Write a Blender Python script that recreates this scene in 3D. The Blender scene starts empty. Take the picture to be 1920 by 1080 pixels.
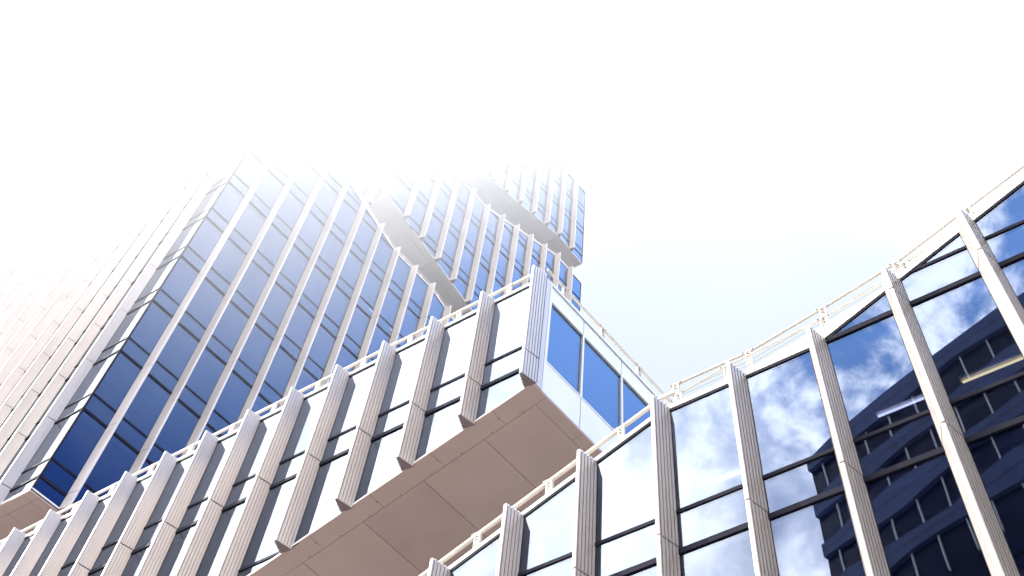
import bpy, bmesh, math, random
from mathutils import Vector, Matrix
random.seed(7)
R = math.radians
SC = bpy.context.scene
COL = SC.collection

# ------------------------------------------------------------------ camera
F_PX = 2147.1
cam_d = bpy.data.cameras.new("camera")
cam_d.sensor_width = 36.0
cam_d.lens = F_PX / 1920 * 36.0
cam_d.clip_end = 3000
cam = bpy.data.objects.new("camera", cam_d)
COL.objects.link(cam)
right = Vector((0.84081, 0.53603, 0.07669))
down = Vector((-0.42202, 0.73771, -0.52710))
fwd = Vector((-0.33902, 0.41081, 0.84633))
cam.matrix_world = Matrix(((right.x, -down.x, -fwd.x, 0), (right.y, -down.y, -fwd.y, 0), (right.z, -down.z, -fwd.z, 1.6), (0, 0, 0, 1)))
SC.camera = cam

# ------------------------------------------------------------------ sky, sun, exposure
SUN_AZ, SUN_EL = R(-120), R(36)          # azimuth from +Y (north) towards +X (east)
sun_dir = Vector((math.sin(SUN_AZ) * math.cos(SUN_EL), math.cos(SUN_AZ) * math.cos(SUN_EL), math.sin(SUN_EL)))
w = bpy.data.worlds.new("World")
SC.world = w
w.use_nodes = True
nt = w.node_tree
nt.nodes.clear()


def N(tree, kind, **kw):
    n = tree.nodes.new(kind)
    for k, v in kw.items():
        if k.startswith("in_"):
            key = k[3:]
            n.inputs[int(key) if key.isdigit() else key].default_value = v
        else:
            setattr(n, k, v)
    return n


def M_(tree, op, a, b=None, clamp=False):
    n = tree.nodes.new("ShaderNodeMath")
    n.operation = op
    n.use_clamp = clamp
    for i, x in enumerate((a, b)):
        if x is None:
            continue
        if isinstance(x, (int, float)):
            n.inputs[i].default_value = x
        else:
            tree.links.new(x, n.inputs[i])
    return n.outputs[0]


def smooth(tree, x, lo, hi):
    n = tree.nodes.new("ShaderNodeMapRange")
    n.interpolation_type = 'SMOOTHSTEP'
    tree.links.new(x, n.inputs[0])
    n.inputs[1].default_value = lo
    n.inputs[2].default_value = hi
    return n.outputs[0]


def mixcol(tree, fac, a, b, blend='MIX'):
    n = tree.nodes.new("ShaderNodeMix")
    n.data_type = 'RGBA'
    n.blend_type = blend
    n.clamp_factor = True
    for idx, x in ((0, fac), (6, a), (7, b)):
        if isinstance(x, (int, float)):
            n.inputs[idx].default_value = x
        elif isinstance(x, (tuple, list)):
            n.inputs[idx].default_value = x
        else:
            tree.links.new(x, n.inputs[idx])
    return n.outputs[2]


sky = N(nt, "ShaderNodeTexSky", sky_type='NISHITA')
sky.sun_disc = False
sky.sun_elevation = SUN_EL
sky.sun_rotation = SUN_AZ
sky.altitude = 0
sky.air_density = 1.0
sky.dust_density = 0.6
sky.ozone_density = 2.0
geo = N(nt, "ShaderNodeTexCoord")
dirv = geo.outputs['Generated']
sep = N(nt, "ShaderNodeSeparateXYZ")
nt.links.new(dirv, sep.inputs[0])
dx, dy, dz = sep.outputs
# deep clear blue low in the east, cumulus to the south, bright veil of cloud overhead and to the west
blue = mixcol(nt, 1.0, sky.outputs[0], (0.75, 1.35, 2.9, 1), 'MULTIPLY')
blue = mixcol(nt, smooth(nt, dz, 0.64, 0.84), blue, (5.6, 10.4, 20.5, 1))
blue = mixcol(nt, smooth(nt, dz, 0.60, 0.30), blue, (13.0, 13.0, 12.5, 1))
nz = N(nt, "ShaderNodeTexNoise", in_Scale=11.0, in_Detail=9.0, in_Roughness=0.60, in_Distortion=0.2)
nt.links.new(dirv, nz.inputs['Vector'])
nz2 = N(nt, "ShaderNodeTexNoise", in_Scale=1.6, in_Detail=3.0, in_Roughness=0.5)
nt.links.new(dirv, nz2.inputs['Vector'])
thick = M_(nt, 'MULTIPLY', M_(nt, 'MAXIMUM', M_(nt, 'SUBTRACT', dz, 0.77), 0.0), 0.9)
cum = smooth(nt, M_(nt, 'ADD', M_(nt, 'ADD', M_(nt, 'MULTIPLY', nz.outputs[0], 0.72), thick), M_(nt, 'MULTIPLY', nz2.outputs[0], 0.32)), 0.455, 0.57)
south = smooth(nt, M_(nt, 'MULTIPLY', dy, -1.0), 0.15, 0.50)
cum = M_(nt, 'MULTIPLY', M_(nt, 'MULTIPLY', cum, south), 0.85)
veil_in = M_(nt, 'ADD', dz, M_(nt, 'MULTIPLY', M_(nt, 'SUBTRACT', nz.outputs[0], 0.5), 0.05))
veil = smooth(nt, veil_in, 0.84, 0.98)
westd = M_(nt, 'ADD', M_(nt, 'MULTIPLY', dx, -0.93), M_(nt, 'MULTIPLY', dy, -0.37))
westd = M_(nt, 'ADD', westd, M_(nt, 'MULTIPLY', M_(nt, 'SUBTRACT', nz.outputs[0], 0.5), 0.25))
west = smooth(nt, westd, 0.30, 0.52)
north = smooth(nt, dy, 0.05, 0.35)
north = M_(nt, 'MULTIPLY', north, smooth(nt, M_(nt, 'SUBTRACT', dy, dx), 0.2, 0.6))
inv = M_(nt, 'MULTIPLY', M_(nt, 'SUBTRACT', 1.0, veil), M_(nt, 'SUBTRACT', 1.0, west))
inv = M_(nt, 'MULTIPLY', inv, M_(nt, 'SUBTRACT', 1.0, cum))
inv = M_(nt, 'MULTIPLY', inv, M_(nt, 'SUBTRACT', 1.0, north))
cov = M_(nt, 'SUBTRACT', 1.0, inv)
northc = mixcol(nt, smooth(nt, M_(nt, 'ADD', dz, M_(nt, 'MULTIPLY', M_(nt, 'SUBTRACT', nz2.outputs[0], 0.5), 0.12)), 0.78, 1.0), (5.5, 6.1, 6.75, 1), (9, 9, 9, 1))
cloudc = mixcol(nt, north, (38.0, 38.4, 39.0, 1), northc)
cloudc = mixcol(nt, west, cloudc, (40.0, 40.3, 40.6, 1))
tone = N(nt, "ShaderNodeMapRange", clamp=False)
nt.links.new(nz.outputs[0], tone.inputs[0])
tone.inputs[1].default_value = 0.36
tone.inputs[2].default_value = 0.64
tone.inputs[3].default_value = 0.86
tone.inputs[4].default_value = 1.34
shade = mixcol(nt, north, tone.outputs[0], (1, 1, 1, 1))
cloudc = mixcol(nt, 1.0, cloudc, shade, 'MULTIPLY')
col = mixcol(nt, cov, blue, cloudc)
bg = N(nt, "ShaderNodeBackground", in_Strength=0.10)
nt.links.new(col, bg.inputs[0])
wo = N(nt, "ShaderNodeOutputWorld")
nt.links.new(bg.outputs[0], wo.inputs[0])

sun_l = bpy.data.lights.new("sun", 'SUN')
sun_l.energy = 3.0
sun_l.angle = R(0.5)
sun_l.color = (1.0, 0.92, 0.81)
sun = bpy.data.objects.new("sun", sun_l)
COL.objects.link(sun)
sun.rotation_euler = (-sun_dir).to_track_quat('-Z', 'Y').to_euler()
SC.view_settings.view_transform = 'Standard'
SC.view_settings.look = 'None'
SC.view_settings.exposure = 0.6
SC.view_settings.gamma = 1.0
SC.cycles.max_bounces = 14
SC.cycles.glossy_bounces = 5
SC.cycles.diffuse_bounces = 4
SC.cycles.transparent_max_bounces = 10
SC.cycles.volume_bounces = 10

# ------------------------------------------------------------------ materials


def newmat(name):
    m = bpy.data.materials.new(name)
    m.use_nodes = True
    t = m.node_tree
    t.nodes.clear()
    out = t.nodes.new("ShaderNodeOutputMaterial")
    return m, t, out


def painted(name, colr, rough=0.5, metal=0.0, var=0.08, scale=1.5, streak=0.0, spec=0.5, bump=0.0):
    m, t, out = newmat(name)
    p = N(t, "ShaderNodeBsdfPrincipled", in_Roughness=rough, in_Metallic=metal)
    p.inputs['Specular IOR Level'].default_value = spec
    tc = N(t, "ShaderNodeTexCoord")
    mp = N(t, "ShaderNodeMapping")
    mp.inputs['Scale'].default_value = (1, 1, 1 - streak)
    t.links.new(tc.outputs['Object'], mp.inputs[0])
    n = N(t, "ShaderNodeTexNoise", in_Scale=scale, in_Detail=6.0, in_Roughness=0.6)
    t.links.new(mp.outputs[0], n.inputs['Vector'])
    a = tuple(max(0, c * (1 - var)) for c in colr) + (1,)
    b = tuple(min(1, c * (1 + var)) for c in colr) + (1,)
    r = N(t, "ShaderNodeValToRGB")
    r.color_ramp.elements[0].color = a
    r.color_ramp.elements[0].position = 0.3
    r.color_ramp.elements[1].color = b
    r.color_ramp.elements[1].position = 0.7
    t.links.new(n.outputs[0], r.inputs[0])
    t.links.new(r.outputs[0], p.inputs['Base Color'])
    rr = N(t, "ShaderNodeMapRange")
    rr.inputs[3].default_value = max(0.02, rough - 0.08)
    rr.inputs[4].default_value = rough + 0.08
    t.links.new(n.outputs[0], rr.inputs[0])
    t.links.new(rr.outputs[0], p.inputs['Roughness'])
    if bump:
        bm_ = N(t, "ShaderNodeBump", in_Strength=bump, in_Distance=0.02)
        t.links.new(n.outputs[0], bm_.inputs['Height'])
        t.links.new(bm_.outputs[0], p.inputs['Normal'])
    t.links.new(p.outputs[0], out.inputs[0])
    return m


def glassmat(name, refl_col, see, r0=0.10, wav=0.003):
    """coated solar glass: strong mirror coat that rises at grazing angles, dark tinted see-through body"""
    m, t, out = newmat(name)
    tc = N(t, "ShaderNodeTexCoord")
    n = N(t, "ShaderNodeTexNoise", in_Scale=0.45, in_Detail=2.0, in_Roughness=0.4)
    t.links.new(tc.outputs['Object'], n.inputs['Vector'])
    b = N(t, "ShaderNodeBump", in_Strength=wav, in_Distance=1.0)
    t.links.new(n.outputs[0], b.inputs['Height'])
    g = N(t, "ShaderNodeBsdfGlossy", in_Roughness=0.0, in_Color=refl_col + (1,))
    t.links.new(b.outputs[0], g.inputs['Normal'])
    tr = N(t, "ShaderNodeBsdfTransparent", in_Color=see + (1,))
    lw = N(t, "ShaderNodeLayerWeight", in_Blend=0.5)
    mr = N(t, "ShaderNodeMapRange")
    mr.inputs[3].default_value = r0
    mr.inputs[4].default_value = min(1.0, r0 + 0.31)
    pw = M_(t, 'POWER', lw.outputs['Facing'], 2.0)
    t.links.new(pw, mr.inputs[0])
    mx = N(t, "ShaderNodeMixShader")
    t.links.new(mr.outputs[0], mx.inputs[0])
    t.links.new(tr.outputs[0], mx.inputs[1])
    t.links.new(g.outputs[0], mx.inputs[2])
    t.links.new(mx.outputs[0], out.inputs[0])
    return m


def emitter(name, colr, strength):
    m, t, out = newmat(name)
    e = N(t, "ShaderNodeEmission", in_Color=colr + (1,), in_Strength=strength)
    t.links.new(e.outputs[0], out.inputs[0])
    return m


MAT = {
    'fin': painted('cream_aluminium', (0.60, 0.54, 0.495), rough=0.40, spec=0.25, metal=0.33, var=0.09, scale=2.2, streak=0.85),
    'dark': painted('dark_gasket', (0.014, 0.013, 0.024), spec=0.2, rough=0.5, var=0.2),
    'transom': painted('dark_transom', (0.016, 0.015, 0.026), rough=0.6, spec=0.06, metal=0.0, var=0.15),
    'trim': painted('white_trim', (0.80, 0.79, 0.77), rough=0.4, var=0.03),
    'rail': painted('cream_rail_paint', (0.60, 0.535, 0.455), rough=0.5, var=0.04),
    'soffit': painted('beige_soffit', (0.465, 0.335, 0.295), rough=0.42, var=0.05, scale=0.7, bump=0.03),
    'soffit_b': painted('beige_soffit_faded', (0.43, 0.305, 0.27), rough=0.46, var=0.07, scale=0.9, bump=0.03),
    'soffit_grey': painted('grey_soffit', (0.42, 0.40, 0.40), rough=0.45, var=0.06, scale=0.8),
    'shade_cap': painted('end_cap_painted_shade', (0.20, 0.15, 0.145), rough=0.6, spec=0.2, var=0.15, scale=4),  # shade on the fin's underside, put into the base colour
    'panel': painted('white_panel', (0.82, 0.81, 0.79), rough=0.35, var=0.03, scale=0.8),
    'roof': painted('grey_roof', (0.20, 0.20, 0.20), rough=0.9, var=0.15, scale=3),
    'inner': painted('dark_interior', (0.06, 0.06, 0.08), rough=0.8, var=0.3, scale=0.8),
    'slab': painted('ceiling_board', (0.20, 0.20, 0.21), rough=0.8, var=0.15, scale=1.2),
    'glass': glassmat('blue_solar_glass', (0.80, 0.88, 1.0), (0.42, 0.46, 0.60)),
    'steel': painted('bolt_steel', (0.16, 0.14, 0.13), rough=0.4, metal=0.6),
    'band': painted('grey_blue_cladding', (0.085, 0.115, 0.25), rough=0.6, spec=0.2, var=0.12, scale=0.3),
    'ribbon': painted('dark_ribbon_glass', (0.008, 0.012, 0.05), rough=0.15, spec=0.12, var=0.3, scale=0.5),
    'mullion': painted('white_mullion', (0.85, 0.85, 0.85), rough=0.4, var=0.03),
    'ground': painted('concrete_paving', (0.21, 0.20, 0.19), rough=0.85, var=0.2, scale=0.6),
    'tube': emitter('warm_tube', (1.0, 0.74, 0.26), 3.4),
    'tube_white': emitter('white_tube', (1.0, 0.95, 0.88), 3.0),
}

# ------------------------------------------------------------------ helpers
ZC = 1.6
ANG = 0.137015
CV = Vector((math.sin(ANG), math.cos(ANG), 0))          # direction of the east fronts
NC = Vector((math.cos(ANG), -math.sin(ANG), 0))         # their outward normal
UP = Vector((0, 0, 1))
YF = 11.57                                              # plane of the south fronts
FLOOR = 3.555
Z0 = 13.01                                              # a floor joint
GX = -8.655                                             # fin grid on the south front
P_ = 1.5


class Frame:
    """a facade plane: t runs along it, n points out of it"""
    def __init__(s, o, t, n):
        s.o, s.t, s.n = Vector(o), Vector(t), Vector(n)

    def __call__(s, t, n, z):
        v = s.o + s.t * t + s.n * n
        return Vector((v.x, v.y, z + ZC))


FS = Frame((0, YF, 0), (1, 0, 0), (0, -1, 0))


def FE(k):
    return Frame(NC * k, CV, NC)


def empty(name, loc, label=None, cat=None, group=None):
    o = bpy.data.objects.new(name, None)
    COL.objects.link(o)
    o.location = loc
    o.empty_display_size = 0.5
    if label:
        o['label'] = label
        o['category'] = cat
        if group:
            o['group'] = group
    return o


def build(name, bm, mats, parent=None, label=None):
    bmesh.ops.remove_doubles(bm, verts=bm.verts, dist=1e-5)
    bmesh.ops.recalc_face_normals(bm, faces=bm.faces)
    me = bpy.data.meshes.new(name)
    if parent is not None:
        off = world_loc(parent)
        bmesh.ops.translate(bm, verts=bm.verts, vec=-off)
    bm.to_mesh(me)
    bm.free()
    for m in (mats if isinstance(mats, (list, tuple)) else [mats]):
        me.materials.append(MAT[m])
    o = bpy.data.objects.new(name, me)
    COL.objects.link(o)
    if parent is not None:
        o.parent = parent
    if label:
        o['label'] = label
    return o


def world_loc(o):
    v = Vector((0, 0, 0))
    while o is not None:
        v = v + Vector(o.location)
        o = o.parent
    return v


def prism(bm, ring_a, ring_b, mat=0, caps=True):
    a = [bm.verts.new(p) for p in ring_a]
    b = [bm.verts.new(p) for p in ring_b]
    n = len(a)
    fs = []
    for i in range(n):
        j = (i + 1) % n
        fs.append(bm.faces.new((a[i], a[j], b[j], b[i])))
    if caps:
        fs.append(bm.faces.new(a[::-1]))
        fs.append(bm.faces.new(b))
    for f in fs:
        f.material_index = mat
    return fs


def plate(bm, fr, poly, n0, n1, mat=0):
    """polygon given in (t, z) of a frame, extruded from n0 to n1 along the outward normal"""
    if len(poly) < 3:
        return
    prism(bm, [fr(t, n0, z) for t, z in poly], [fr(t, n1, z) for t, z in poly], mat)


def slab(bm, pts, dz, mat=0):
    prism(bm, [Vector((x, y, z + ZC)) for x, y, z in pts], [Vector((x, y, z + ZC + dz)) for x, y, z in pts], mat)


def clip(poly, f):
    """keep the part of poly where f(t, z) >= 0 (f is linear)"""
    out = []
    for i, p in enumerate(poly):
        q = poly[(i + 1) % len(poly)]
        a, b = f(*p), f(*q)
        if a >= 0:
            out.append(p)
        if (a >= 0) != (b >= 0):
            k = a / (a - b)
            out.append((p[0] + (q[0] - p[0]) * k, p[1] + (q[1] - p[1]) * k))
    return out


def area(poly):
    s = 0
    for i, p in enumerate(poly):
        q = poly[(i + 1) % len(poly)]
        s += p[0] * q[1] - p[1] * q[0]
    return abs(s) / 2


def lin(pts):
    """piecewise linear function through (t, z) points, level beyond its ends"""
    pts = sorted(pts)

    def f(t):
        if t <= pts[0][0]:
            return pts[0][1]
        for (a, za), (b, zb) in zip(pts, pts[1:]):
            if t <= b:
                return za + (zb - za) * (t - a) / (b - a)
        return pts[-1][1]
    return f


def cell(t0, t1, za, zb, top, bot):
    poly = [(t0, za), (t1, za), (t1, zb), (t0, zb)]
    ta, tb, ba, bb = top(t0), top(t1), bot(t0), bot(t1)
    poly = clip(poly, lambda t, z: ta + (tb - ta) * (t - t0) / (t1 - t0) - z)
    if poly:
        poly = clip(poly, lambda t, z: z - (ba + (bb - ba) * (t - t0) / (t1 - t0)))
    return poly


# fin cross-section: five lapped boards on each flank, rounded nose, flat back (t, n)
def fin_section(half=0.150, depth=0.395, nose=0.032, boards=5):
    side = []
    p0, p1 = Vector((half, 0.006)), Vector((nose, depth - 0.03))
    d = p1 - p0
    nn = Vector((d.y, -d.x)).normalized()
    L = d.length
    u = d.normalized()
    bl = L / boards
    g, dep = 0.017, 0.016
    for k in range(boards):
        a = k * bl
        side.append(p0 + u * a + nn * 0.004)
        side.append(p0 + u * (a + bl - g) + nn * 0.009)
        side.append(p0 + u * (a + bl - g) - nn * dep)
        side.append(p0 + u * (a + bl - 0.001) - nn * dep)
    side.append(Vector((nose + 0.006, depth - 0.026)))
    side.append(Vector((nose + 0.004, depth - 0.006)))
    side.append(Vector((nose - 0.010, depth)))
    sec = [(p.x, p.y) for p in side] + [(-p.x, p.y) for p in reversed(side)]
    return sec


SEC = fin_section()


def make_fin(fr, t, zb, zt, parent, joints, label=None):
    bm = bmesh.new()
    cuts = [zb] + [z for z in joints if zb + 0.25 < z < zt - 0.15] + [zt]
    for a, b in zip(cuts, cuts[1:]):
        a2 = a + (0.02 if a != zb else 0)
        b2 = b - (0.02 if b != zt else 0)
        prism(bm, [fr(t + x, n, a2) for x, n in SEC], [fr(t + x, n, b2) for x, n in SEC], 0)
    # dark gaskets where the fin meets the glass, and a dark spine seen in the joints
    plate(bm, fr, [(t - 0.165, zb + 0.002), (t + 0.165, zb + 0.002), (t + 0.165, zt - 0.02), (t - 0.165, zt - 0.02)], 0.001, 0.0055, 1)
    core = [(-0.115, 0.012), (0.115, 0.012), (0.018, 0.31), (-0.018, 0.31)]
    prism(bm, [fr(t + x, n, zb + 0.03) for x, n in core], [fr(t + x, n, zt - 0.03) for x, n in core], 1)
    # thin plate under the lowest board, painted brown to imitate shaded metal, set a little inside the boards
    shade_cap = [(x * 0.985, 0.006 + (n - 0.006) * 0.985) for x, n in SEC]
    prism(bm, [fr(t + x, n, zb - 0.006) for x, n in shade_cap], [fr(t + x, n, zb - 0.001) for x, n in shade_cap], 2)
    return build('fin', bm, ['fin', 'dark', 'shade_cap'], parent, label)


JOINTS = [Z0 + FLOOR * k for k in range(-4, 26)]
LOW_T, UP_T = -0.10, 0.78         # transoms relative to the joint


def make_window(fr, t0, t1, zj, top, bot, parent, bm_all=None):
    """one bay of one floor: a vision pane above and a narrow spandrel pane below, in dark transoms"""
    bm = bm_all if bm_all is not None else bmesh.new()
    any_ = False
    e = 0.006
    g0, g1 = t0 + e, t1 - e
    vis = cell(g0, g1, zj + UP_T + 0.04, zj + FLOOR + LOW_T - 0.06, top, bot)
    spa = cell(g0, g1, zj + LOW_T + 0.06, zj + UP_T - 0.04, top, bot)
    for poly in (vis, spa):
        if len(poly) >= 3 and area(poly) > 0.01:
            j = random.uniform(-0.0018, 0.0018)
            j2 = random.uniform(-0.0018, 0.0018)
            tm = (g0 + g1) / 2
            zm = zj + 1.8
            a = [fr(t, -0.024 + j * (t - tm) + j2 * (z - zm), z) for t, z in poly]
            b = [fr(t, j * (t - tm) + j2 * (z - zm), z) for t, z in poly]
            prism(bm, a, b, 0)
            any_ = True
    if bm_all is not None:
        for za, zb, n in ((LOW_T - 0.055, LOW_T + 0.055, 0.03), (UP_T - 0.038, UP_T + 0.038, 0.022)):
            poly = cell(t0, t1, zj + za, zj + zb, top, bot)
            if len(poly) >= 3:
                plate(bm, fr, poly, -0.06, n, 1)
        return None
    if not any_:
        bm.free()
        return None
    o = build('window', bm, 'glass', parent)
    for za, zb, n in ((LOW_T - 0.055, LOW_T + 0.055, 0.03), (UP_T - 0.038, UP_T + 0.038, 0.022)):
        poly = cell(t0, t1, zj + za, zj + zb, top, bot)
        if len(poly) >= 3 and area(poly) > 0.004:
            bt = bmesh.new()
            plate(bt, fr, poly, -0.06, n, 0)
            build('transom', bt, 'transom', o)
    return o


def facade(fr, parent, fins, ends, top, bot, fin_top=0.06, fin_bot=0.0, skip=(), stuff=None):
    """a whole front: windows between the fins, roof trim, bottom frame and the fins themselves"""
    edges = sorted(set([ends[0]] + [t for t in fins if ends[0] + 0.05 < t < ends[1] - 0.05] + [ends[1]]))
    zlo = min(bot(t) for t in edges)
    zhi = max(top(t) for t in edges)
    for t0, t1 in zip(edges, edges[1:]):
        for zj in JOINTS:
            if zj + FLOOR < zlo or zj > zhi:
                continue
            if max(top(t0), top(t1)) < zj + LOW_T + 0.06 or min(bot(t0), bot(t1)) > zj + FLOOR:
                continue
            make_window(fr, t0, t1, zj, top, bot, parent, stuff(t0, zj) if stuff else None)
    bm = bmesh.new()
    bd = bmesh.new()
    for t0, t1 in zip(edges, edges[1:]):
        a, b = top(t0), top(t1)
        plate(bm, fr, [(t0, a + 0.002), (t1, b + 0.002), (t1, b + 0.052), (t0, a + 0.052)], -0.10, 0.035)
        plate(bm, fr, [(t0, a + 0.064), (t1, b + 0.064), (t1, b + 0.115), (t0, a + 0.115)], -0.16, 0.03)
        plate(bd, fr, [(t0, a - 0.05), (t1, b - 0.05), (t1, b), (t0, a)], -0.06, 0.02)
        plate(bd, fr, [(t0, a + 0.0522), (t1, b + 0.0522), (t1, b + 0.0638), (t0, a + 0.0638)], -0.10, 0.02)
    build('roof_trim', bm, 'trim', parent)
    build('roof_gasket', bd, 'dark', parent)
    bm = bmesh.new()
    for t0, t1 in zip(edges, edges[1:]):
        a, b = bot(t0), bot(t1)
        plate(bm, fr, [(t0, a + 0.02), (t1, b + 0.02), (t1, b + 0.07), (t0, a + 0.07)], -0.06, 0.03, 0)
        plate(bm, fr, [(t0, a + 0.072), (t1, b + 0.072), (t1, b + 0.10), (t0, a + 0.10)], -0.06, 0.018, 1)
    build('sill_trim', bm, ['trim', 'dark'], parent)
    for t in fins:
        zt = max(top(t), 0) + fin_top
        make_fin(fr, t, bot(t) + fin_bot, zt, parent, JOINTS)


def railing(fr, parent, line, posts, n=-0.06, drop=0.42, h=0.17, name='roof_rail'):
    """cream tubular rail on short bolted posts; line is (t, z of the top)"""
    # from below the underside adds to what one sees of the bar, so the bar itself is slim
    hd = 0.16 * h
    h = 0.48 * h
    bm = bmesh.new()
    f = lin(line)
    for (t0, z0), (t1, z1) in zip(line, line[1:]):
        ring0 = [fr(t0, n + dn, z0 + dz) for dn, dz in ((-hd, 0), (hd, 0), (hd + 0.006, -0.01), (hd + 0.006, -h + 0.01), (hd, -h), (-hd, -h))]
        ring1 = [fr(t1, n + dn, z1 + dz) for dn, dz in ((-hd, 0), (hd, 0), (hd + 0.006, -0.01), (hd + 0.006, -h + 0.01), (hd, -h), (-hd, -h))]
        prism(bm, ring0, ring1, 0)
    o = build(name, bm, 'rail', parent)
    for t in posts:
        z = f(t)
        b = bmesh.new()
        d = drop(t) if callable(drop) else drop
        for s in (-1, 1):
            plate(b, fr, [(t + s * 0.05 - 0.012, z - d), (t + s * 0.05 + 0.012, z - d), (t + s * 0.05 + 0.012, z - 0.03), (t + s * 0.05 - 0.012, z - 0.03)], n - 0.03, n + hd + 0.012)
        plate(b, fr, [(t - 0.038, z - d), (t + 0.038, z - d), (t + 0.038, z - h - 0.001), (t - 0.038, z - h - 0.001)], n - 0.02, n + hd)
        # bracket cheek plates with bolts
        plate(b, fr, [(t - 0.13, z - h * 0.75), (t + 0.13, z - h * 0.75), (t + 0.13, z - h * 0.2), (t - 0.13, z - h * 0.2)], n + hd + 0.004, n + hd + 0.0115)
        for bt, bz in ((-0.10, -h * 0.5), (0.10, -h * 0.5), (0.0, -h - 0.05), (0.0, -h - 0.13)):
            prism(b, [fr(t + bt + 0.014 * math.cos(k * 1.0472), n + hd, z + bz + 0.014 * math.sin(k * 1.0472)) for k in range(6)],
                  [fr(t + bt + 0.014 * math.cos(k * 1.0472), n + hd + 0.022, z + bz + 0.014 * math.sin(k * 1.0472)) for k in range(6)], 1)
        build('rail_post', b, ['rail', 'steel'], o)
    return o


def skew(a_on_front, s):
    """plan point: x on the south front plane, then s metres along the east-front direction"""
    return Vector((a_on_front, YF, 0)) + CV * s


def interior(parent, x0, x1f, y0, y1, zlo, zhi, back=True):
    """dark floors behind the glass; x1f(y) is the east limit"""
    bm = bmesh.new()
    for zj in JOINTS:
        if zlo - 0.2 < zj < zhi - 0.4:
            za = zj + 0.12
            slab(bm, [(x0, y0, za - 0.42), (x1f(y0), y0, za - 0.42), (x1f(y1), y1, za - 0.42), (x0, y1, za - 0.42)], 0.40)
    if len(bm.verts):
        build('floor_slab', bm, 'slab', parent)
    else:
        bm.free()


def xk(k, y):
    """x of the east plane P.NC = k at a given y"""
    return (k + y * NC.y * -1) / NC.x


KA = -10.098
KT = -29.42

# ------------------------------------------------------------------ ground
bm = bmesh.new()
bmesh.ops.create_grid(bm, x_segments=2, y_segments=2, size=320)
g = build('ground', bm, 'ground')
g['kind'] = 'structure'

# ------------------------------------------------------------------ low wing (right)
low = empty('low_office_wing', (0, YF, 0), 'low glass office wing at lower right with stepped sloping roofline and cloud reflections', 'building')
b_top = lin([(-26, 16.40 - 0.42 * 20.35), (-5.655, 16.44), (-2.655, 16.46), (3.345, 16.46 + 6 * 0.482), (9.345, 16.46 + 6 * 0.482 + 0.1)])
b_bot = lin([(-30, -1.2), (30, -1.2)])
fins_b = [GX + P_ * j for j in range(-4, 12)]
facade(FS, low, fins_b, (GX - 4.5 * P_, GX + 11.5 * P_), b_top, b_bot, fin_top=0.09)
# roof, rear wall and floors
bm = bmesh.new()
edges = [GX - 4.5 * P_, -5.655, -2.655, 3.345, GX + 11.5 * P_]
for a, b in zip(edges, edges[1:]):
    slab(bm, [(a, YF + 0.12, b_top(a) - 0.02), (b, YF + 0.12, b_top(b) - 0.02), (b + 0.9, YF + 7, b_top(b) - 0.02), (a + 0.9, YF + 7, b_top(a) - 0.02)], 0.06)
build('roof', bm, 'roof', low)
bm = bmesh.new()
for a, b in zip(edges, edges[1:]):
    for_poly = [(a, -1.5), (b, -1.5), (b, b_top(b) - 0.03), (a, b_top(a) - 0.03)]
    plate(bm, Frame((0.9, YF + 7, 0), (1, 0, 0), (0, -1, 0)), for_poly, -0.2, 0)
build('rear_wall', bm, 'inner', low)
bm = bmesh.new()
for zj in JOINTS:
    if 2 < zj < 14:
        slab(bm, [(GX - 4.5 * P_, YF + 0.13, zj - 0.32), (GX + 11.5 * P_, YF + 0.13, zj - 0.32), (GX + 11.5 * P_ + .9, YF + 6.9, zj - 0.32), (GX - 4.5 * P_ + .9, YF + 6.9, zj - 0.32)], 0.44)
build('floor_slab', bm, 'slab', low)
# rails: the left slope, then a front rail and a set-back rail on the right
railing(FS, low, [(t, b_top(t) + 0.56) for t in (-14.5, -10.15, -8.655, -7.155, -5.655, -5.40)], [GX + P_ * (j + 0.42) for j in range(-4, 2)], n=-0.04, drop=0.46)
railing(FS, low, [(-5.40, 16.84), (-4.40, 17.06), (-2.60, 17.19), (-1.5, 17.43), (-0.95, 17.72), (0.25, 18.10), (1.55, 18.72), (6.0, 20.6)],
        [-5.33, -4.35, -2.45, -0.85, 0.65, 2.15, 3.6], n=-0.04, drop=0.42, h=0.065, name='lower_roof_rail')
FB = Frame((0, 11.9, 0), (1, 0, 0), (0, -1, 0))
railing(FB, low, [(-5.60, 17.62), (-3.98, 17.64), (-2.5, 17.95), (-1.53, 18.19), (-1.0, 18.33), (0.23, 18.88), (1.55, 19.45), (6.0, 21.5)],
        [-5.50, -4.0, -2.48, -1.0, 0.5, 2.0, 3.5], n=0, drop=0.75, h=0.105)
bm = bmesh.new()
for a, b in ((-4.6, -3.66), (-3.66, -2.85), (-2.85, -2.46), (-2.46, -1.62), (-1.62, 1.5)):
    zt = lin([(-4.6, 16.93), (-3.66, 17.16), (-2.85, 17.32), (-2.46, 17.42), (-1.62, 17.62), (1.5, 18.9)])
    plate(bm, FB, [(a + 0.006, 16.45), (b - 0.006, 16.45), (b - 0.006, zt(b)), (a + 0.006, zt(a))], -0.1, 0.02)
build('parapet', bm, 'trim', low)
bm = bmesh.new()
for dz in (0.42, 0.30):
    pts = [(-5.5, 17.62 - dz), (-4.0, 17.64 - dz), (-2.48, 17.95 - dz), (-1.0, 18.33 - dz)]
    for (a, za), (b, zb) in zip(pts, pts[1:]):
        prism(bm, [FB(a, dn, za + dd) for dn, dd in ((0, 0), (.006, 0), (.003, .006))], [FB(b, dn, zb + dd) for dn, dd in ((0, 0), (.006, 0), (.003, .006))])
build('rail_wire', bm, 'steel', low)

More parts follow.
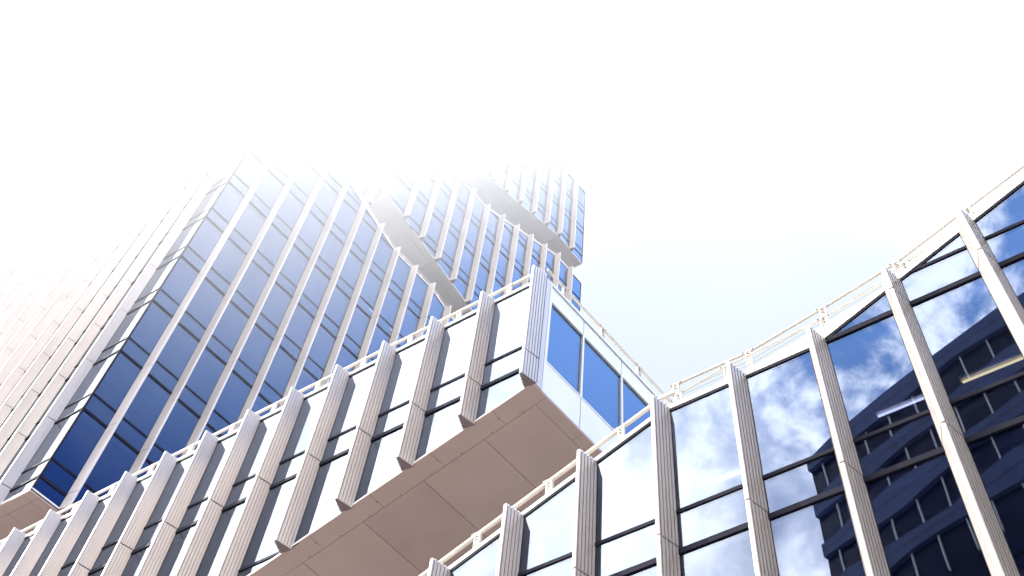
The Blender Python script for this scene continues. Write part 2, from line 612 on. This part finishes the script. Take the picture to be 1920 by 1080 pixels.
# ------------------------------------------------------------------ cantilever wing (middle)
wing = empty('cantilever_office_wing', (GX, YF, 0), 'cantilevered office wing in the middle with sloping beige soffit and white end wall', 'building')
XA_W = -34.0
a_top = lin([(-40, 23.49), (0, 23.49)])


def a_bot_k(k):
    return 19.27 + 0.332 * (k - KA)


a_bot = lin([(t, a_bot_k(t * NC.x + YF * NC.y) + 0.0) for t in (-40, -8.598)])
XE = xk(KA, YF)
fins_a = [GX + P_ * j for j in range(-15, 0)] + [GX - 0.015]
facade(FS, wing, [t for t in fins_a], (XA_W, XE), a_top, a_bot, fin_top=0.14)
S_END = 5.30
# soffit: rim strips and panels with open seams, following the slope
bm = bmesh.new()


def sof_pt(k, s, dz=0.0):
    """k: distance of the east-parallel line, s: metres north of the south front"""
    x = xk(k, YF)
    p = Vector((x, YF, 0)) + CV * s
    return Vector((p.x, p.y, a_bot_k(k) + ZC + dz))


def sof_panel(bm, k0, k1, s0, s1, mat=0, th=0.05, dz=0.0, g=0.006):
    a = [sof_pt(k0 + g, s0 + g, dz), sof_pt(k1 - g, s0 + g, dz), sof_pt(k1 - g, s1 - g, dz), sof_pt(k0 + g, s1 - g, dz)]
    prism(bm, a, [p + Vector((0, 0, th)) for p in a], mat)


k = KA
seams = [KA - 0.26] + [KA - 1.5 - 1.485 * i for i in range(0, 16)]
for a, b in zip(seams, seams[1:]):
    sof_panel(bm, b, a, 0.435, S_END - 0.43, random.choice((0, 0, 2)))
rims = [KA, KA - 0.98] + [KA - 0.98 - 1.485 * i for i in range(1, 17)]
for a, b in zip(rims, rims[1:]):
    sof_panel(bm, b, a, -0.03, 0.435, g=0.003)
    sof_panel(bm, b, a, S_END - 0.43, S_END, g=0.003)
for a, b in ((0.435, 1.66), (1.66, 3.2), (3.2, S_END - 0.43)):
    sof_panel(bm, KA - 0.26, KA, a, b, g=0.003)
sof_panel(bm, rims[-1], KA - 0.01, 0.0, S_END - 0.02, 1, 0.04, 0.055)
for i in range(16):          # screw heads along the rim seam
    for kk, ss in ((KA - 0.55 - 1.485 * i, 0.40), (KA - 1.3 - 1.485 * i, 0.40), (KA - 1.0 - 1.485 * i, 0.22)):
        c = sof_pt(kk, ss)
        prism(bm, [c + Vector((0.012 * math.cos(q * 1.0472), 0.012 * math.sin(q * 1.0472), -0.006)) for q in range(6)],
              [c + Vector((0.012 * math.cos(q * 1.0472), 0.012 * math.sin(q * 1.0472), 0.01)) for q in range(6)], 1)
build('soffit', bm, ['soffit', 'dark', 'soffit_b'], wing)
# east end wall
FC = FE(KA)
sC0 = NC.cross(CV).z and (Vector((XE, YF, 0)).dot(CV))
sC1 = sC0 + S_END
bm = bmesh.new()
plate(bm, FC, [(sC0 + 0.01, 19.32), (sC0 + 0.24, 19.32), (sC0 + 0.24, 23.66), (sC0 + 0.01, 23.66)], -0.05, 0.012)
build('corner_panel', bm, 'fin', wing)
WZ0, WZ1 = 20.46, 22.86
mulls = [sC0 + 0.30, 11.83, 13.335, 14.84, sC1 - 0.06]
for a, b in zip(mulls, mulls[1:]):
    bm = bmesh.new()
    plate(bm, FC, [(a + 0.012, WZ1 + 0.05), (b - 0.012, WZ1 + 0.05), (b - 0.012, 23.49), (a + 0.012, 23.49)], -0.05, 0.0)
    build('end_panel', bm, 'panel', wing)
    bm = bmesh.new()
    plate(bm, FC, [(a + 0.012, 19.33), (b - 0.012, 19.33), (b - 0.012, WZ0 - 0.05), (a + 0.012, WZ0 - 0.05)], -0.05, 0.0)
    build('end_panel', bm, 'panel', wing)
for a, b in zip(mulls, mulls[1:]):
    bm = bmesh.new()
    plate(bm, FC, [(a + 0.03, WZ0), (b - 0.03, WZ0), (b - 0.03, WZ1), (a + 0.03, WZ1)], -0.06, -0.036)
    wd = build('window', bm, 'glass', wing)
    bm = bmesh.new()
    e = 0.032
    plate(bm, FC, [(a, WZ0 - 0.045), (b, WZ0 - 0.045), (b, WZ0), (a, WZ0)], -0.07, 0.012)
    plate(bm, FC, [(a, WZ1), (b, WZ1), (b, WZ1 + 0.045), (a, WZ1 + 0.045)], -0.07, 0.012)
    plate(bm, FC, [(a, WZ0), (a + e, WZ0), (a + e, WZ1), (a, WZ1)], -0.07, 0.012)
    plate(bm, FC, [(b - e, WZ0), (b, WZ0), (b, WZ1), (b - e, WZ1)], -0.07, 0.012)
    build('frame', bm, 'trim', wd)
bm = bmesh.new()
plate(bm, FC, [(sC0 + 0.245, 19.32), (sC0 + 0.299, 19.32), (sC0 + 0.299, 23.66), (sC0 + 0.245, 23.66)], -0.05, 0.018)
plate(bm, FC, [(sC0 + 0.30, 23.525), (sC1, 23.525), (sC1, 23.60), (sC0 + 0.30, 23.60)], -0.05, 0.03)
plate(bm, FC, [(sC0 + 0.30, 23.612), (sC1, 23.612), (sC1, 23.655), (sC0 + 0.30, 23.655)], -0.20, 0.02)
build('end_trim', bm, 'trim', wing)
bm = bmesh.new()
plate(bm, FC, [(sC0 + 0.02, 19.335), (sC1, 19.335), (sC1, 23.60), (sC0 + 0.02, 23.60)], -0.085, -0.075)
build('end_backing', bm, 'dark', wing)
# roof, floors, rear
bm = bmesh.new()
slab(bm, [(XA_W, YF + 0.12, 23.45), (xk(KA, YF) - 0.1, YF + 0.12, 23.45), (xk(KA, YF + 5.2) - 0.1, YF + 5.2, 23.45), (XA_W, YF + 5.2, 23.45)], 0.08)
build('roof', bm, 'roof', wing)
bm = bmesh.new()
slab(bm, [(-26, YF + 0.13, 19.8), (xk(KA, YF) - 0.12, YF + 0.13, 19.8), (xk(KA, YF + 5) - 0.12, YF + 5, 19.8), (-26, YF + 5, 19.8)], 0.44)
build('floor_slab', bm, 'slab', wing)
bm = bmesh.new()
fr = Frame((0, YF + 5.2, 0), (1, 0, 0), (0, -1, 0))
x_e = xk(KA, YF + 5.2) - 0.06
plate(bm, fr, [(XA_W, 8.6), (-23.6, a_bot_k(-23.6 * NC.x + (YF + 5.2) * NC.y) + 0.1), (x_e, 19.40), (x_e, 23.44), (XA_W, 23.44)], -0.1, 0)
build('rear_wall', bm, 'inner', wing)
railing(FS, wing, [(XA_W, 24.02), (-8.95, 24.02), (-8.72, 24.02)], [GX + P_ * (j + 0.36) for j in range(-16, 0)], n=0.0, drop=0.40)
FCr = Frame(NC * KA, CV, NC)
railing(FCr, wing, [(sC0 + 0.08, 24.06), (sC1, 24.06)], [sC0 + 0.75 + 1.5 * i for i in range(0, 3)] + [sC1 - 0.08], n=0.0, drop=0.40, h=0.15)

# ------------------------------------------------------------------ tower block (left)
tower = empty('tower_block', (-34, YF, 0), 'tall tower block on the left with a dense finned side and a blue glass front', 'building')
XT = xk(KT, YF)
sT0 = Vector((XT, YF, 0)).dot(CV)
FT = FE(KT)
t_top = lin([(sT0, 58.95), (10.3, 58.95), (17.75, 55.50), (20.70, 55.50), (30, 51.6)])
t_bot = lin([(-80, 26.47), (80, 26.47)])
SX = 1.484
fins_t2 = [8.86 + SX * i + (0.0 if i == 0 else 0.0) for i in range(0, 12)]
facade(FT, tower, fins_t2, (sT0 + 0.0, 26.0), t_top, t_bot, fin_top=0.16)
rest = bmesh.new()
t1_top = lin([(-80, 58.95), (0, 58.95)])
fins_t1 = [GX + P_ * j for j in range(-30, -13)]
facade(FS, tower, fins_t1, (GX - 30.6 * P_, XT), t1_top, t_bot, fin_top=0.05, stuff=lambda t0, zj: None if t0 > -30 else rest)
o = build('window', rest, ['glass', 'transom'], tower)
o['kind'] = 'stuff'
bm = bmesh.new()
plate(bm, FT, [(sT0 - 0.02, 26.48), (sT0 + 0.05, 26.48), (sT0 + 0.05, 58.9), (sT0 - 0.02, 58.9)], -0.07, 0.012)
build('corner_post', bm, 'transom', tower)
# soffit
bm = bmesh.new()


def t_sof(bm, k0, k1, s0, s1, mat=0, dz=0.0, g=0.005):
    pts = []
    for kk, ss in ((k0 + g, s0 + g), (k1 - g, s0 + g), (k1 - g, s1 - g), (k0 + g, s1 - g)):
        p = Vector((xk(kk, YF), YF, 0)) + CV * ss
        pts.append((p.x, p.y, 26.40 + dz))
    slab(bm, pts, 0.05, mat)


ks = [KT, KT - 0.38] + [KT - 1.45 - 1.485 * i for i in range(0, 16)]
for a, b in zip(ks, ks[1:]):
    t_sof(bm, b, a, -0.03, 0.38)
    for s0 in range(0, 4):
        t_sof(bm, b, a, 0.38 + 3.6 * s0, 0.38 + 3.6 * (s0 + 1))
t_sof(bm, ks[-1], KT - 0.02, 0.0, 14.8, 1, 0.055)
build('soffit', bm, ['soffit', 'dark'], tower)
bm = bmesh.new()
fr = Frame((0, YF + 3.5, 0), (1, 0, 0), (0, -1, 0))
plate(bm, fr, [(GX - 30.6 * P_, 23.0), (xk(KT, YF + 3.5) - 1.2, 23.0), (xk(KT, YF + 3.5) - 1.2, 26.38), (GX - 30.6 * P_, 26.38)], -0.2, 0)
fr = FE(KT - 1.2)
plate(bm, fr, [(sT0 + 3.3, 23.0), (26, 23.0), (26, 26.38), (sT0 + 3.3, 26.38)], -0.2, 0)
build('recessed_wall', bm, 'inner', tower)
# roof slope, floors, inner walls
bm = bmesh.new()
tt = [sT0, 10.3, 17.75, 20.70, 26.0]
for a, b in zip(tt, tt[1:]):
    pa, pb = FE(KT - 0.12)(a, 0, 0), FE(KT - 0.12)(b, 0, 0)
    xw = GX - 30.5 * P_ if a < 10 else -42
    slab(bm, [(pa.x, pa.y + (0.12 if a == sT0 else 0), t_top(a) - 0.02), (pb.x, pb.y, t_top(b) - 0.02), (xw, pb.y, t_top(b) - 0.02), (xw, pa.y + (0.12 if a == sT0 else 0), t_top(a) - 0.02)], 0.06)
build('roof', bm, 'roof', tower)
bm = bmesh.new()
for zj in JOINTS:
    if 26 < zj < 58:
        ymax = FT(min(26.0, max([s for s in [x / 10 for x in range(78, 260)] if t_top(s) > zj + 0.3] or [sT0])), 0, 0).y
        slab(bm, [(GX - 30 * P_, YF + 0.13, zj - 0.32), (xk(KT, YF) - 0.13, YF + 0.13, zj - 0.32), (xk(KT, ymax) - 0.13, ymax, zj - 0.32), (GX - 30 * P_, ymax, zj - 0.32)], 0.44)
build('floor_slab', bm, 'slab', tower)
bm = bmesh.new()
fr = FE(KT - 6.0)
plate(bm, fr, [(sT0 + 5.0, 26.5), (25, 26.5), (25, 52.8), (20.7, 55.3), (17.75, 55.3), (sT0 + 5.0, 57.2)], -0.1, 0)
fr = Frame((0, YF + 4.5, 0), (1, 0, 0), (0, -1, 0))
plate(bm, fr, [(GX - 30 * P_, 26.5), (xk(KT, YF + 4.5) - 6.0, 26.5), (xk(KT, YF + 4.5) - 6.0, 57), (GX - 30 * P_, 57)], -0.1, 0)
build('core_wall', bm, 'inner', tower)
railing(FT, tower, [(t, t_top(t) + 0.62) for t in (sT0 + 0.2, 10.3, 17.75, 20.70, 25.8)], [8.86 + SX * (i + 0.5) for i in range(-0, 11)], n=-0.12, drop=0.5, h=0.12)


# ------------------------------------------------------------------ the two upper blocks
def upper_block(name, label, s0, s1, xw, topf, botf, fins_e, fins_s, y_s, soffit_seams):
    root = empty(name, (xk(KT, y_s), y_s, 0), label, 'building')
    facade(FT, root, fins_e, (s0, s1), topf, botf, fin_top=0.16, fin_bot=0.02)
    frs = Frame((0, y_s, 0), (1, 0, 0), (0, -1, 0))
    ts = lin([(-80, topf(s0)), (0, topf(s0))])
    bs = lin([(-80, botf(s0)), (0, botf(s0))])
    facade(frs, root, fins_s, (xw, xk(KT, y_s)), ts, bs, fin_top=0.05)
    # north end
    pn = FT(s1, 0, 0)
    bmn = bmesh.new()
    frn = Frame((0, pn.y, 0), (1, 0, 0), (0, 1, 0))
    plate(bmn, frn, [(xw, botf(s1) + 0.08), (pn.x - 0.02, botf(s1) + 0.08), (pn.x - 0.02, topf(s1)), (xw, topf(s1))], -0.1, 0)
    build('north_wall', bmn, 'panel', root)
    bmc = bmesh.new()
    plate(bmc, FT, [(s1 - 0.06, botf(s1) + 0.09), (s1 + 0.01, botf(s1) + 0.09), (s1 + 0.01, topf(s1) - 0.03), (s1 - 0.06, topf(s1) - 0.03)], -0.06, 0.02)
    build('corner_post', bmc, 'transom', root)
    # soffit in panels
    bm1 = bmesh.new()
    for a, b in zip(soffit_seams, soffit_seams[1:]):
        for w0, w1 in ((-0.03, 0.40), (0.40, 3.4), (3.4, 6.6), (6.6, 9.8), (9.8, 13.0)):
            pts = []
            for ss, ww in ((a, w0), (b, w0), (b, w1), (a, w1)):
                gs = 0.006 if ss == a else -0.006
                gw = 0.006 if ww == w0 else -0.006
                p = FT(ss + gs, 0, 0) + Vector((-(ww + gw), 0, 0))
                pts.append((p.x, p.y, botf(ss)))
            slab(bm1, pts, 0.05, 0)
            pts2 = [(FT(ss, 0, 0).x - ww, FT(ss, 0, 0).y, botf(ss) + 0.055) for ss, ww in ((a, max(w0, 0.02)), (b, max(w0, 0.02)), (b, w1), (a, w1))]
            slab(bm1, pts2, 0.03, 1)
    build('soffit', bm1, ['soffit_grey', 'dark'], root)
    # roof and core
    bm1 = bmesh.new()
    cuts = [s0] + [s for s in (23.6, 31.0) if s0 < s < s1] + [s1]
    for a, b in zip(cuts, cuts[1:]):
        pa, pb = FT(a, -0.12, 0), FT(b, -0.12, 0)
        slab(bm1, [(pa.x, pa.y, topf(a) - 0.02), (pb.x, pb.y, topf(b) - 0.02), (xw, pb.y, topf(b) - 0.02), (xw, pa.y, topf(a) - 0.02)], 0.06)
    build('roof', bm1, 'roof', root)
    bm1 = bmesh.new()
    plate(bm1, FE(KT - 5.0), [(s0 + 4.0, botf(s0) + 0.3), (s1, max(botf(s1), botf(s0)) + 0.3), (s1, topf(s1) - 0.1), (s0 + 4.0, min(topf(s0), topf(s1)) - 0.1)], -0.1, 0)
    plate(bm1, Frame((0, y_s + 4.0, 0), (1, 0, 0), (0, -1, 0)), [(xw, botf(s0) + 0.2), (xk(KT, y_s + 4) - 5.0, botf(s0) + 0.2), (xk(KT, y_s + 4) - 5.0, topf(s0) - 0.1), (xw, topf(s0) - 0.1)], -0.1, 0)
    build('core_wall', bm1, 'inner', root)
    bm1 = bmesh.new()
    for zj in JOINTS:
        for a, b in zip([s0] + fins_e, fins_e + [s1]):
            if max(botf(a), botf(b)) + 0.45 < zj < min(topf(a), topf(b)) - 0.3:
                pa, pb = FT(a, -0.13, 0), FT(b, -0.13, 0)
                slab(bm1, [(pa.x, pa.y + (0.13 if a == s0 else 0), zj - 0.32), (pb.x, pb.y, zj - 0.32), (pb.x - 4.8, pb.y, zj - 0.32), (pa.x - 4.8, pa.y + (0.13 if a == s0 else 0), zj - 0.32)], 0.44)
    build('floor_slab', bm1, 'slab', root)
    return root


u1_top = lin([(10, 69.55), (23.6, 69.55), (31.0, 72.98), (40, 72.98)])
u1_bot = lin([(16.03, 59.88), (24.0, 57.15), (34.0, 53.6)])
f1 = [17.66 + SX * i for i in range(0, 11)]
y1 = FT(16.03, 0, 0).y
upper = upper_block('upper_block', 'pale blue middle upper block with a sloping soffit hanging above the tower roof', 16.03, 33.93, -40.0, u1_top, u1_bot,
                    f1, [GX + P_ * j for j in range(-20, -12)], y1, [16.03] + [17.6 + 2.968 * i for i in range(0, 6)] + [33.93])
railing(FT, upper, [(t, u1_top(t) + 0.55) for t in (16.3, 23.6, 31.0, 33.8)], [17.66 + SX * (i + 0.5) for i in range(0, 10)], n=-0.12, drop=0.45, h=0.12)

u2_top = lin([(10, 87.80), (40, 87.80)])
u2_bot = lin([(19.0, 72.33), (31.0, 76.08), (33.95, 75.76)])
f2 = [20.63 + SX * i for i in range(0, 9)]
s2 = 19.3
y2 = FT(s2, 0, 0).y
crown = upper_block('upper_block', 'palest topmost block with overhanging soffit, highest in the stack', s2, 33.93, -38.0, u2_top, u2_bot,
                    f2, [GX + P_ * j for j in range(-19, -12)], y2, [s2, 20.6, 23.57, 26.54, 29.5, 31.0, 33.93])

# ------------------------------------------------------------------ lights seen through the glass
def ceiling_light(fr, t, n, z, L, label, mat='tube', group=None, double=False):
    root = empty('ceiling_light', fr(t, n, z), label, 'light', group)
    bm = bmesh.new()
    plate(bm, fr, [(t - 0.03, z + 0.05), (t + L + 0.03, z + 0.05), (t + L + 0.03, z + 0.11), (t - 0.03, z + 0.11)], n - 0.05, n + 0.05)
    build('housing', bm, 'trim', root)
    for dn in ((-0.05, 0.05) if double else (0.0,)):
        bm = bmesh.new()
        ring = [(0.022 * math.cos(q * math.pi / 4), 0.022 * math.sin(q * math.pi / 4)) for q in range(8)]
        prism(bm, [fr(t, n + dn + a, z + b) for a, b in ring], [fr(t + L, n + dn + a, z + b) for a, b in ring])
        build('tube', bm, mat, root)
    return root


yd = -(13.0 - YF)
ceiling_light(FS, -0.82, yd, 15.87, 1.05, 'warm yellow fluorescent tube glowing behind the glass near the right edge')
ceiling_light(FS, -2.30, yd, 15.87, 0.86, 'pale unlit-looking tube behind the glass crossing the dark reflected building', 'tube_white')
ceiling_light(FS, -5.39, yd, 15.87, 0.52, 'short pale tube behind the glass among the reflected clouds', 'tube_white')
for t, L, z, lab in ((18.27, 0.52, 51.55, 'upper left of the short white tubes inside the tower front'),
                     (19.9, 0.58, 51.55, 'middle one of the short white tubes inside the tower front'),
                     (21.36, 0.4, 51.55, 'lower right of the short white tubes inside the tower front'),
                     (14.55, 0.3, 32.3, 'small white tube low in the tower front above the wing rail')):
    ceiling_light(FT, t, -1.5, z, L, lab, 'tube_white')

# ------------------------------------------------------------------ curved office block across the street, seen mirrored in the glass
cur = empty('curved_office_block', (26, -79, 0), 'dark curved office block with wavy grey bands, seen mirrored in the right hand glass', 'building')
H = 47.8
CX, CY_, RAD = 0.383 * H, 23.14 - 2.16 * H, 1.4588 * H
A0 = math.atan2(23.14 - 0.84 * H - CY_, -0.237 * H - CX)
A1 = A0 - 0.95
NSEG = 120


def cyl(a, r, z):
    return Vector((CX + r * math.cos(a), CY_ + r * math.sin(a), z + ZC))


def arc_strip(bm, zb, zt, r0, r1, mat=0, a0=A0, a1=A1, n=NSEG):
    """zb, zt functions of the angle; solid strip between radii"""
    rows = []
    for i in range(n + 1):
        a = a0 + (a1 - a0) * i / n
        b, t = zb(a), zt(a)
        rows.append([bm.verts.new(cyl(a, r, z)) for r, z in ((r0, b), (r1, b), (r1, t), (r0, t))])
    for p, q in zip(rows, rows[1:]):
        for i in range(4):
            j = (i + 1) % 4
            f = bm.faces.new((p[i], p[j], q[j], q[i]))
            f.material_index = mat
    bm.faces.new(rows[0]).material_index = mat
    bm.faces.new(rows[-1][::-1]).material_index = mat


bm = bmesh.new()
arc_strip(bm, lambda a: -1.6, lambda a: H - 0.3, RAD - 12, RAD - 0.16)
build('ribbon_glass', bm, 'ribbon', cur)
step = 3.02


def tri(x):
    x = (x / (2 * math.pi)) % 1.0
    return 1 - 4 * x / 0.62 * 0.5 if x < 0.62 else -1 + 2 * (x - 0.62) / 0.38


for k in range(4):
    zc = H - 0.75 - step * k
    ph = [0.0, 2.1, 0.7, 3.0][k]

    def low_(a, zc=zc, ph=ph, k=k):
        return zc - 0.62 + 0.27 * tri((A0 - a) * 46 + ph)

    def high_(a, zc=zc, ph=ph, k=k):
        return H if k == 0 else zc + 0.62 + 0.27 * tri((A0 - a) * 46 + ph + 2.6)
    bm = bmesh.new()
    arc_strip(bm, low_, high_, RAD - 0.2, RAD + 0.10, n=200)
    build('cladding_band', bm, 'band', cur)
    bm = bmesh.new()

    def mid_lo(a, l=low_, h=high_):
        return 0.5 * (l(a) + h(a)) - 0.02

    def mid_hi(a, l=low_, h=high_):
        return 0.5 * (l(a) + h(a)) + 0.02
    arc_strip(bm, mid_lo, mid_hi, RAD + 0.05, RAD + 0.106, n=200)
    build('band_joint', bm, 'dark', cur)
    for i in range(1, 44):
        a = A0 + (A1 - A0) * (i - 0.4 + 0.3 * (k % 2)) / 44
        b = bmesh.new()
        d = 0.035 / RAD
        z1, z0 = low_(a), zc - step + 0.55
        prism(b, [cyl(a - d, RAD - 0.17, z0), cyl(a + d, RAD - 0.17, z0), cyl(a + d, RAD - 0.05, z0), cyl(a - d, RAD - 0.05, z0)],
              [cyl(a - d, RAD - 0.17, z1), cyl(a + d, RAD - 0.17, z1), cyl(a + d, RAD - 0.05, z1), cyl(a - d, RAD - 0.05, z1)])
        if i <= 25:
            build('mullion', b, 'mullion', cur)
        else:
            b.free()
bm = bmesh.new()
for z in (34.0, 30.8, 27.5):
    arc_strip(bm, lambda a, z=z: z, lambda a, z=z: z + 0.08, RAD - 0.17, RAD - 0.11)
build('base_joint', bm, 'transom', cur)

# ------------------------------------------------------------------ added mist round the tower top, shaped to imitate a fade to white
bm = bmesh.new()
bmesh.ops.create_icosphere(bm, subdivisions=4, radius=1.0)
for v in bm.verts:
    d = v.co.normalized()
    q = 1 + 0.05 * math.sin(5 * d.x + 2) * math.sin(6 * d.y) + 0.04 * math.sin(9 * d.z + 3 * d.x)
    v.co = Vector((-38 + 27 * d.x * q, 23 + 26 * d.y * q, 76 + 50 * d.z * q))
cl = build('fade_mist', bm, 'ground')
cl['kind'] = 'stuff'
m, t, out = newmat('fade_mist_volume')
tc = N(t, "ShaderNodeTexCoord")
sp = N(t, "ShaderNodeSeparateXYZ")
t.links.new(tc.outputs['Object'], sp.inputs[0])
nn = N(t, "ShaderNodeTexNoise", in_Scale=0.09, in_Detail=4.0, in_Roughness=0.55)
t.links.new(tc.outputs['Object'], nn.inputs['Vector'])
hgt = M_(t, 'SUBTRACT', sp.outputs[2], M_(t, 'MULTIPLY', M_(t, 'SUBTRACT', sp.outputs[1], 15.0), 2.1))
hgt = M_(t, 'SUBTRACT', hgt, M_(t, 'MULTIPLY', M_(t, 'MAXIMUM', M_(t, 'SUBTRACT', -26.0, sp.outputs[0]), 0.0), 3.0))
hgt = M_(t, 'ADD', hgt, M_(t, 'MULTIPLY', M_(t, 'SUBTRACT', nn.outputs[0], 0.5), 20.0))
den = smooth(t, hgt, 26.0, 88.0)  # graded so the upper blocks whiten gradually
den = M_(t, 'MULTIPLY', den, smooth(t, sp.outputs[1], 4.0, 12.0))
den = M_(t, 'MULTIPLY', den, 0.075)
v = N(t, "ShaderNodeVolumePrincipled", in_Anisotropy=0.2)
v.inputs['Color'].default_value = (1.0, 1.0, 1.0, 1)
t.links.new(den, v.inputs['Density'])
t.links.new(v.outputs[0], out.inputs['Volume'])
cl.data.materials[0] = m
